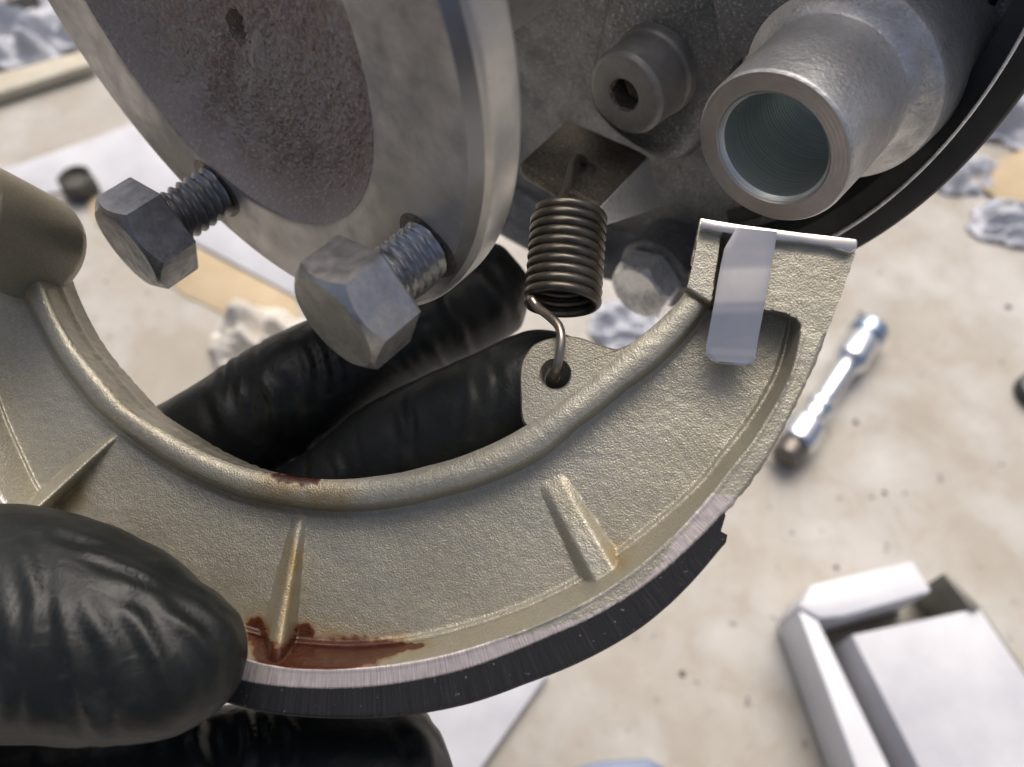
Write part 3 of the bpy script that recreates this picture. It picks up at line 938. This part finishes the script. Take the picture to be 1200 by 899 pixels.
# tongue: a bent strip, grid across and along
left = np.array([(863, 267), (849, 291), (844, 314), (840, 336), (837, 355), (834.5, 368), (830, 393), (827, 407), (828, 415), (832, 421), (839, 425)], float)
right = np.array([(911, 271), (908, 289), (904, 312), (900, 336), (897, 353), (894.5, 366), (889, 394), (886.5, 410), (885.5, 418), (883.5, 424), (879, 429)], float)
hl = np.array([1.25, 1.0, .75, .7, .65, .5, -.1, -.4, -.5, -.6, -.65])
sL = np.linspace(0, 10, 60)
lx = np.stack([np.interp(sL, range(11), left[:, k]) for k in (0, 1)], -1); rx = np.stack([np.interp(sL, range(11), right[:, k]) for k in (0, 1)], -1)
hx = np.interp(sL, range(11), hl)
NT = 14
rows = []
for i in range(60):
    w = np.linspace(0, 1, NT)[:, None]
    q = lx[i] * (1 - w) + rx[i] * w
    ed = np.minimum(w[:, 0], 1 - w[:, 0])
    h = hx[i] - .10 * (1 - sm(ed / .06)) - (.10 * (1 - sm((59 - i) / 3.0)))
    rows.append(W(on_shoe(q[:, 0], q[:, 1], h)))
top = np.concatenate(rows); nt = len(top)
V = np.vstack([top, down(top, .5)])
F = grid_faces(60, NT) + grid_faces(60, NT, base=nt)
bd = [i for i in range(NT)] + [i * NT + NT - 1 for i in range(1, 60)] + [59 * NT + i for i in range(NT - 2, -1, -1)] + [i * NT for i in range(58, 0, -1)]
F += [(bd[i], bd[(i + 1) % len(bd)], bd[(i + 1) % len(bd)] + nt, bd[i] + nt) for i in range(len(bd))]
mesh_obj('tongue', V, F, M['zinc'], clip, sharp=60)

# ================================================================== coil spring
top_c = P(667, 252, 98.0); bot_c = P(659, 358, 95.5)
ax = unit(bot_c - top_c); Ls = np.linalg.norm(bot_c - top_c)
su = unit(np.cross(ax, [0, 0, 1.0])); sv = np.cross(ax, su)
turns, wr = 10.0, .61
n = int(turns * 40)
t = np.linspace(0, 1, n)
phase = min(np.linspace(0, 2 * math.pi, 72), key=lambda a: (math.cos(a) * su + math.sin(a) * sv)[0] + .35 * (math.cos(a) * su + math.sin(a) * sv)[2])
rad_ = np.interp(t, [0, .05, .95, 1], [3.9, 4.05, 4.0, 3.95])
coil = top_c + ax * (t * Ls)[:, None] + rad_[:, None] * (np.cos(t * turns * 2 * np.pi + phase)[:, None] * su + np.sin(t * turns * 2 * np.pi + phase)[:, None] * sv)
spr = thing('coil_spring', 'dark oily coil spring hooked between lever block and shoe lug', 'spring', W(bot_c))
v, f = tube(W(coil), wr, 14)
mesh_obj('coil', v, f, M['spring'], spr, sharp=None)
def px_of(c): return CX + FPX * c[0] / c[2], CY - FPX * c[1] / c[2]
upper = np.array([coil[6], coil[0] + (P(634, 249, 97) - coil[0]) * .8, P(650, 240, 99), P(660, 228, 103.5), P(667, 210, 107), P(670, 194, 111.5), P(676, 185, 114.0), P(683, 187, 117.5), P(685, 191, 121)])
v, f = tube(W(smooth_path(upper, 70)), wr * .9, 14)
mesh_obj('upper_hook', v, f, M['hook'], spr, sharp=None)
lower = np.array([coil[-8], coil[-1], coil[-1] * .4 + P(634, 366, 92.5) * .6, P(645, 372, 91.0), P(655, 383, 89.8), P(657.5, 398, 89.0), P(655.5, 416, 88.8), P(653, 430, 89.4), P(651.5, 440, 92.0), P(651, 443, 95.0)])
v, f = tube(W(smooth_path(lower, 80)), wr * .86, 14)
mesh_obj('lower_hook', v, f, M['hook'], spr, sharp=None)

# ================================================================== gloved hand holding the shoe
def chain(pts):
    """px, py, depth, radius mm -> dense spheres swept as tube"""
    q = np.array([[*P(a, b, d), r] for a, b, d, r in pts])
    s = smooth_path(q, 12 * len(pts))
    return tube(W(s[:, :3]), np.maximum(s[:, 3], .5), 28)
def ball(px, py, d, r, sq=(1, 1, 1)):
    bm = bmesh.new(); bmesh.ops.create_icosphere(bm, subdivisions=4, radius=1)
    c = P(px, py, d)
    v = np.array([x.co[:] for x in bm.verts]) * r * np.array(sq); f = [[y.index for y in x.verts] for x in bm.faces]; bm.free()
    return W(c + v), f
fingers = {
    'thumb': [(-330, 820, 112, 16), (-190, 750, 98, 14.0), (-60, 728, 88.5, 12.6), (40, 732, 84.5, 11.9), (130, 752, 82.0, 10.2), (195, 766, 81.0, 8.3), (242, 766, 80.8, 6.5), (274, 764, 80.8, 4.2)],
    'index': [(-190, 800, 140, 13), (-40, 690, 136, 10.5), (110, 595, 126, 9.6), (240, 524, 120, 8.6), (345, 462, 120, 9.3), (400, 430, 121.5, 8.6), (470, 394, 124, 7.9), (525, 364, 126, 8.5), (570, 344, 127.5, 7.9), (594, 334, 128, 7.0), (606, 330, 128, 5.2)],
    'middle': [(-60, 900, 138, 13), (120, 780, 128, 10), (280, 668, 118, 9.0), (395, 590, 112, 8.3), (470, 540, 110, 8.9), (530, 506, 108.5, 8.4), (590, 478, 108, 8.1), (640, 458, 108, 8.4), (675, 448, 108, 6.8), (697, 442, 108, 4.4)],
    'ring': [(-60, 1010, 134, 13), (90, 985, 124, 10.5), (230, 925, 116, 10.4), (340, 908, 112, 10.0), (430, 905, 110, 9.5), (492, 908, 109, 8.2), (516, 907, 109, 5.6)],
    'little': [(-220, 1060, 130, 13), (-90, 985, 124, 13), (40, 955, 118, 12.5), (140, 938, 113, 11.8), (230, 930, 111, 11), (290, 932, 110, 8.5)],
    'palm_a': [(-420, 1080, 150, 26), (-330, 950, 146, 24), (-190, 850, 142, 17)],
    'palm_b': [(-420, 1080, 150, 26), (-240, 1000, 144, 22), (-80, 960, 138, 16)],
    'palm_c': [(-420, 1080, 150, 26), (-260, 1090, 142, 20), (-120, 1060, 132, 14)],
    'thumb_root': [(-420, 1080, 150, 26), (-400, 930, 132, 20), (-330, 820, 112, 16)],
    'forearm': [(-420, 1080, 150, 27), (-700, 1300, 165, 30), (-1000, 1550, 180, 34)],
}
hv_, hf_ = merge(*[chain(c) for c in fingers.values()])
hm = bpy.data.meshes.new('gloved_hand')
h0 = W(P(-420, 1080, 150))
hm.from_pydata(((hv_ - h0) * MM).tolist(), [], [list(map(int, x)) for x in hf_])
ho = bpy.data.objects.new('gloved_hand', hm); COL.objects.link(ho)
md = ho.modifiers.new('join', 'REMESH'); md.mode = 'VOXEL'; md.voxel_size = .6 * MM; md.adaptivity = 0
ms = ho.modifiers.new('soft', 'SMOOTH'); ms.factor = .5; ms.iterations = 9
dg = bpy.context.evaluated_depsgraph_get()
ev_m = bpy.data.meshes.new_from_object(ho.evaluated_get(dg))
ho.modifiers.clear(); ho.data = ev_m
nv = len(ev_m.vertices)
co = np.empty(nv * 3, np.float32); ev_m.vertices.foreach_get('co', co); co = co.reshape(-1, 3).astype(float)
no = np.empty(nv * 3, np.float32); ev_m.vertices.foreach_get('normal', no); no = no.reshape(-1, 3).astype(float)
wco = co / MM + h0
rel = wco - CAM_POS
camc = np.stack([rel @ CR, rel @ CU, rel @ CF], -1)
# finger-aligned coordinates: direction of the finger axis, for cross folds
disp = np.zeros(nv)
def axis_coords(c, a, b):
    a = np.array(a); b = np.array(b); d = unit(b - a); q = c - a
    s = q @ d; r = q - s[:, None] * d
    return s, r
TH_A, TH_B = P(-60, 728, 88), P(243, 770, 81)
FI_A, FI_B = P(110, 595, 126), P(590, 334, 128)
FM_A, FM_B = P(280, 668, 118), P(682, 446, 108)
RG_A, RG_B = P(90, 985, 124), P(492, 908, 109)
NEAR = {}
def near(c, chain_pts, extra=2.5):
    kk = (id(chain_pts), extra)
    if kk in NEAR: return NEAR[kk]
    q = np.array([[*P(a, b, d), r] for a, b, d, r in chain_pts]); q = smooth_path(q, 60)
    dm = np.full(len(c), 1e9)
    for p in q: dm = np.minimum(dm, np.linalg.norm(c - p[:3], axis=1) - p[3])
    NEAR[kk] = dm < extra
    return NEAR[kk]
def ridged(p, s, seed):
    return 1 - 2 * np.abs(fnoise(p, s, seed))
pxv = CX + FPX * camc[:, 0] / camc[:, 2]; pyv = CY - FPX * camc[:, 1] / camc[:, 2]
warp1 = fnoise(camc, .11, 2.0) * 9; warp2 = fnoise(camc, .13, 6.0) * 9
wsm1 = fnoise(camc, .07, 41.0); wsm2 = fnoise(camc, .07, 47.0); big = fnoise(camc, .05, 21.0); mid = fnoise(camc + np.stack([warp1, warp2, warp1], -1) * .35, .13, 31.0)
disp += .30 * big + .28 * (np.abs(mid) - .2)
def fold(key, pts, wpx, amp, sharp=1.0):
    """a ridge of loose glove film along a line over the finger (positive) or a crease (negative)"""
    mk = near(camc, fingers[key], 3.0) & (no @ -CF > .05)
    idx = np.nonzero(mk)[0]
    x = pxv[idx] + wsm1[idx] * 7; y = pyv[idx] + wsm2[idx] * 7
    dm = np.full(len(idx), 1e9); tt = np.zeros(len(idx)); n = len(pts) - 1
    for i in range(n):
        s_, d_, _ = segd(x, y, pts[i], pts[i + 1]); c_ = d_ < dm
        dm = np.where(c_, d_, dm); tt = np.where(c_, (i + np.clip(s_, 0, 1)) / n, tt)
    taper = np.sin(np.pi * np.clip(tt * .9 + .05, 0, 1)) ** .6
    u_ = dm / wpx
    disp[idx] += amp * taper * (np.exp(-u_ ** 2 * 1.2) - .45 * np.exp(-((u_ - 1.9) / .8) ** 2))
for pts, w_, a_ in (([(28, 640), (40, 700), (30, 790), (36, 860)], 9, .75), ([(62, 690), (80, 760), (100, 820), (120, 872)], 8, .85), ([(0, 690), (12, 770), (6, 850)], 9, .6),
                    ([(88, 700), (130, 760), (150, 830)], 11, .55), ([(150, 715), (185, 770), (214, 838)], 9, .85), ([(178, 700), (225, 738), (262, 782)], 8, .75),
                    ([(105, 640), (150, 655), (190, 676)], 6, .7), ([(60, 622), (120, 640), (235, 690)], 5, -.55), ([(200, 742), (222, 790), (226, 832)], 8, .45),
                    ([(232, 705), (270, 735), (282, 775)], 8, .45), ([(120, 690), (170, 705), (230, 720)], 9, -.35), ([(48, 730), (58, 800), (70, 862)], 5, -.5), ([(108, 770), (128, 830), (140, 868)], 5, -.45)):
    fold('thumb', pts, w_, a_ * .72)
for pts, w_, a_ in (([(366, 384), (378, 410), (384, 450)], 5, .6), ([(378, 380), (394, 408), (402, 440)], 4, .6), ([(352, 396), (362, 425), (360, 465)], 6, .4), ([(300, 440), (318, 470), (322, 510)], 7, .45),
                    ([(285, 448), (292, 490), (300, 515)], 5, -.45), ([(250, 455), (262, 490), (270, 520)], 8, .4), ([(405, 395), (440, 415), (480, 440)], 8, .35), ([(520, 350), (540, 385), (548, 420)], 6, .55), ([(500, 385), (510, 415), (520, 440)], 5, .5),
                    ([(556, 318), (580, 345), (590, 380)], 8, .45), ([(330, 440), (345, 480), (350, 520)], 6, -.4)):
    fold('index', pts, w_, a_ * 1.4)
for pts, w_, a_ in (([(480, 462), (486, 500), (484, 540)], 4, -.4), ([(472, 470), (476, 505), (474, 545)], 5, .3), ([(392, 530), (402, 548), (398, 565)], 4, .35), ([(540, 430), (552, 470), (548, 520)], 6, .22), ([(575, 415), (584, 450), (580, 500)], 5, -.22)):
    fold('middle', pts, w_, a_ * 1.4)
for key in ('ring', 'little'):
    for pts, w_, a_ in (([(232, 836), (228, 870), (236, 905)], 5, .7), ([(252, 836), (250, 870), (258, 905)], 5, -.5), ([(290, 832), (296, 870), (288, 905)], 5, .7), ([(312, 835), (318, 870), (320, 905)], 4, .6),
                        ([(335, 838), (345, 860), (338, 900)], 4, .7), ([(45, 872), (50, 905)], 8, .6), ([(110, 868), (105, 905)], 7, .6), ([(170, 850), (168, 905)], 7, .5), ([(478, 838), (500, 862), (510, 905)], 7, .6), ([(500, 832), (530, 855), (540, 890)], 6, .5), ([(465, 850), (480, 880), (485, 905)], 5, -.5)):
        fold(key, pts, w_ * 1.3, a_ * .55)
# a few deep creases where the fingers bend
def crease(key, a, b, s0, wdt, dep, slant=0.0):
    mk = near(camc, fingers[key]); s, r = axis_coords(camc, a, b)
    x = (s - s0 - slant * r[:, 1] - .7 * fnoise(camc, .12, s0)) / wdt
    disp[mk] += .45 * (-dep * np.exp(-x ** 2) + dep * .5 * np.exp(-((np.abs(x) - 1.8) / .9) ** 2))[mk]
LI = np.linalg.norm(FI_B - FI_A)
for s0, w_, d_, sl in ((.40, .5, .5, .3), (.435, .45, .55, .2), (.47, .5, .4, .35), (.72, .5, .5, -.2), (.77, .45, .4, .1), (.84, .6, .35, .3)):
    crease('index', FI_A, FI_B, s0 * LI, w_, d_, sl)
LM_ = np.linalg.norm(FM_B - FM_A)
for s0, w_, d_, sl in ((.34, .5, .3, .2), (.50, .45, .25, .1), (.62, .6, .2, -.2)):
    crease('middle', FM_A, FM_B, s0 * LM_, w_, d_, sl)
co2 = co + no * (disp * MM)[:, None]
ev_m.vertices.foreach_set('co', co2.astype(np.float32).ravel()); ev_m.update()
ev_m.shade_smooth()
fs_ = ho.modifiers.new('settle', 'SMOOTH'); fs_.factor = .5; fs_.iterations = 3
ev_m.materials.clear(); ev_m.materials.append(M['glove'])
ho.location = Vector(h0 * MM)
tag(ho, 'hand in wrinkled black nitrile glove gripping the brake shoe, thumb on its face', 'hand')

# ================================================================== things lying on the floor behind
FZ = Frame(np.zeros(3), [1, 0, 0], [0, 1, 0], [0, 0, 1])
def floor_prism(name, pts, z0, z1, mat, parent=None, bevel=.4, zref=None):
    q = [floor_pt(x, y, z1 if zref is None else zref)[:2] for x, y in pts]
    v, f = prism(FZ, q, z0, z1, bevel, 2)
    return mesh_obj(name, v, f, mat, parent, sharp=40)

# chrome extension bar
a, b = floor_pt(926, 528, 9.0), floor_pt(1017, 390, 9.0)
d = unit(b - a); L = float(np.linalg.norm(b - a))
w_ = unit(np.cross(d, [0, 0, 1.0])); up = np.cross(w_, d)
EX = Frame(a, w_, up, d)
ext = thing('extension_bar', 'small chrome socket extension bar lying on the concrete floor', 'tool', np.array([a[0], a[1], 0.0]))
def exl(name, prof, mat): 
    v, f = lathe(EX, rounded([(max(r * 1.45, .01), z * L) for r, z in prof], .4, 2), 40); mesh_obj(name, v, f, mat, ext)
exl('drive_end', [(0, -.07), (3.6, -.07), (4.4, -.05), (4.6, .03), (4.4, .045), (0, .045)], M['dark_steel'])
exl('shaft', [(0, .04), (5.6, .04), (6.0, .06), (6.0, .20), (5.4, .22), (4.4, .24), (4.4, .31), (4.9, .33), (4.9, .37), (3.7, .40), (3.6, .66), (4.2, .70), (5.6, .74), (5.8, .76), (5.8, .92), (0, .92)], M['chrome'])
exl('socket_end', [(0, .915), (5.2, .92), (5.2, .94), (5.9, .95), (5.9, 1.04), (5.2, 1.06), (0, 1.06)], simple('blued_ring', (.25, .33, .45), (.45, .52, .62), .25, 90, .9))

# white tray with a block inside
BH = 30.0
tray = thing('parts_tray', 'white plastic tray with a flat white block inside it, resting on the floor', 'tray', np.append(floor_pt(1100, 850, 0)[:2], 0.0))
floor_prism('base', [(948, 718), (1100, 690), (1150, 712), (1300, 930), (1300, 1010), (1075, 1010)], .2, 2.0, M['olive'], tray, .3)  # dark base colour stands in for the shade down in the slot
floor_prism('wall', [(935, 714), (959, 727), (1072, 960), (1040, 1000)], 2.2, BH, M['white_plastic'], tray, 1.0)
floor_prism('wall', [(935.5, 710), (951, 685), (1070, 657), (1093, 693), (990, 722), (962, 725)], 2.2, BH + .6, M['white_plastic'], tray, 1.2)
floor_prism('wall', [(1105, 672), (1109, 671), (1150, 712), (1139, 715)], 2.2, BH + 1, M['olive'], tray, .3)
floor_prism('inner_block', [(998, 744), (1148, 712), (1310, 950), (1128, 1000)], 2.2, BH - 1, M['white_card'], tray, .8)

# paper sheets and card
sh = floor_prism('white_sheet', [(560, 905), (642, 790), (560, 760), (440, 800), (430, 1000), (520, 980)], .2, 5.0, M['white_card'], None, .5)
tag(sh, 'white flat card lying on the floor below the lining, mostly behind the glove', 'card')
ps = floor_prism('paper_sheet', [(-40, 214), (165, 142), (470, 300), (352, 350), (105, 218), (60, 226), (20, 232)], .3, 1.6, M['white_card'], None, .3)
tag(ps, 'white paper sheet on the floor behind the flange and dark bolt', 'paper')
bc = floor_prism('brown_card', [(96, 222), (345, 349), (352, 392), (300, 386), (215, 345), (112, 262)], .2, .8, M['brown_card'], None, .15)
tag(bc, 'small brown card strip on the floor along the white paper edge', 'card')
st_ = floor_prism('wooden_stick', [(-60, 128), (108, 74), (104, 56), (-60, 100)], .3, 8, M['wood'], None, 2)
tag(st_, 'pale wooden stick lying on the floor behind the flange', 'stick')

def crumple(name, px, py, size, hgt, mat, seed, asp=1.0, label=None, cat=None, group=None, nn=56):
    c = floor_pt(px, py, 0)
    t = np.linspace(-1, 1, nn)
    X, Y = np.meshgrid(t, t)
    edge = 1 + .25 * np.array([mnoise.noise(Vector((math.cos(a) * 1.7, math.sin(a) * 1.7, seed))) for a in np.arctan2(Y, X).ravel()]).reshape(X.shape)
    rr_ = np.maximum(np.abs(X), np.abs(Y)); ph = np.arctan2(Y, X)
    x = rr_ * np.cos(ph) * edge; y = rr_ * np.sin(ph) * edge
    q = np.stack([x.ravel() * 2.2, y.ravel() * 2.2, np.full(x.size, seed)], -1)
    z = .9 * np.abs(fnoise(q, .8, seed)) * 2 + .35 * np.abs(fnoise(q, 1.9, seed + 3)) + .08 * np.abs(fnoise(q, 5.0, seed + 7))
    env = np.clip((1 - rr_.ravel()) * 3, 0, 1)
    z = z * (.25 + .75 * env)
    pos = np.stack([c[0] + x.ravel() * size * asp, c[1] + y.ravel() * size, .6 + z * hgt], -1)
    V = np.vstack([pos, pos - np.array([0, 0, .35])]); n = len(pos)
    F = grid_faces(nn, nn) + grid_faces(nn, nn, base=n)
    bd = list(range(nn)) + [i * nn + nn - 1 for i in range(1, nn)] + [(nn - 1) * nn + i for i in range(nn - 2, -1, -1)] + [i * nn for i in range(nn - 2, 0, -1)]
    F += [(bd[i], bd[(i + 1) % len(bd)], bd[(i + 1) % len(bd)] + n, bd[i] + n) for i in range(len(bd))]
    o = mesh_obj(name, V, F, mat, None, sharp=None)
    return tag(o, label, cat, group)
crumple('tissue_wad', 312, 405, 20, 16, M['paper'], 2.0, 1.3, 'crumpled white tissue on the floor beside the gloved finger', 'tissue')
crumple('plastic_film', 28, 44, 30, 22, M['film'], 5.0, 1.5, 'crumpled bluish plastic film on the floor beside the wooden stick', 'plastic film')
crumple('plastic_film', 735, 385, 15, 9, M['film'], 8.0, 1.4, 'small bluish plastic film on the floor under the spring', 'plastic film')
crumple('plastic_film', 1125, 205, 16, 12, M['film'], 11.0, 1.3, 'crumpled clear plastic film on the floor close to the black plate rim', 'plastic film')
crumple('plastic_film', 1190, 262, 17, 12, M['film'], 14.0, 1.5, 'crumpled clear plastic film on the floor below the brown card', 'plastic film')
crumple('plastic_film', 1195, 140, 26, 16, M['film'], 17.0, 1.3, 'large crumpled pale plastic film on the floor above the brown card', 'plastic film')
cb = floor_prism('brown_card', [(1135, 205), (1205, 172), (1260, 215), (1185, 246)], .3, 3, M['brown_card'], None, .4)
tag(cb, 'brown card scrap on the floor between crumpled plastic films', 'card')
# dark olive tin
oc_ = floor_pt(20, 8, 0)
TF = Frame(oc_, [1, 0, 0], [0, 1, 0], [0, 0, 1.0])
tin = thing('olive_tin', 'low dark olive tin on the floor behind the plastic film', 'tin', oc_)
v, f = lathe(TF, rounded([(.01, .2), (24, .2), (25, 1), (25, 16), (.01, 16.5)], .8, 2), 60); mesh_obj('body', v, f, M['olive'], tin)
v, f = lathe(TF, rounded([(.01, 16.6), (26, 16.6), (26, 20), (24.5, 20.3), (24, 19), (.01, 19)], .4, 2), 60); mesh_obj('lid', v, f, M['olive'], tin)
# dark oily nut on the paper
nf_ = floor_pt(96, 222, 2)
NF = Frame(np.array([nf_[0], nf_[1], 1.7]), unit([1, .3, 0]), unit([-.3, 1, 0]), [0, 0, 1.0])
nut = thing('oily_nut', 'dark oily hex nut standing on the white paper', 'nut', NF.o)
v, f = hex_head(NF, 17, 10, 0, rot=.3, dish=3.5); mesh_obj('body', v, f, M['rag_dark'], nut, sharp=22)
# black cap and blue lid at the picture's edges
cc = floor_pt(1212, 462, 0)
CFm = Frame(cc, [1, 0, 0], [0, 1, 0], [0, 0, 1.0])
capo = thing('black_cap', 'round black plastic cap lying on the concrete floor', 'cap', cc)
v, f = lathe(CFm, rounded([(.01, .1), (9.5, .1), (9.8, 1), (9.2, 7), (.01, 7.6)], .9, 3), 48); mesh_obj('shell', v, f, M['black_plastic'], capo)
v, f = lathe(CFm, rounded([(6.0, 7.2), (6.2, 8.6), (3.4, 8.8), (.01, 8.8)], .4, 2), 48); mesh_obj('button', v, f, M['black_plastic'], capo)
bl_ = floor_prism('blue_lid', [(655, 930), (672, 900), (705, 892), (760, 889), (780, 900), (790, 940), (740, 965), (680, 960)], .2, 6, M['blue_plastic'], None, 1.2)
tag(bl_, 'flat blue plastic lid lying on the concrete floor', 'lid')
# small chips of dirt on the concrete
CHIPS = ['single dark dirt chip on the floor beside the chrome extension bar', 'largest dark chip of a row of three between extension bar and tray', 'end chip of a row of three dark chips, on the lining side', 'end chip of a row of three dark chips, away from the lining',
         'lone dark dirt chip on the floor between lining and blue lid', 'dark dirt chip on the floor just behind the white tray', 'dark dirt chip on the floor behind the round black cap', 'dark dirt chip on the floor at the socket end of the extension bar']
for i, (px, py, s) in enumerate(((1003, 495, 2.4), (1036, 577, 2.0), (1022, 583, 1.4), (1060, 578, 1.3), (800, 790, 2.2), (980, 665, 1.8), (1182, 360, 2.6), (1008, 367, 2.0))):
    c = floor_pt(px, py, 0)
    rngc = np.random.default_rng(i)
    s *= .62
    pts = [c + np.array([s * math.cos(a) * (.6 + .6 * rngc.random()), s * math.sin(a) * (.5 + .6 * rngc.random()), z]) for a in np.linspace(0, 6.28, 7)[:-1] for z in (.05, .35 * s * (.5 + rngc.random()))]
    v, f = hull(pts, 0)
    o = mesh_obj('dirt_chip', v, f, M['rag_dark'], None, smooth=False)
    tag(o, CHIPS[i], 'dirt chip', 'dirt chips scattered on the floor')
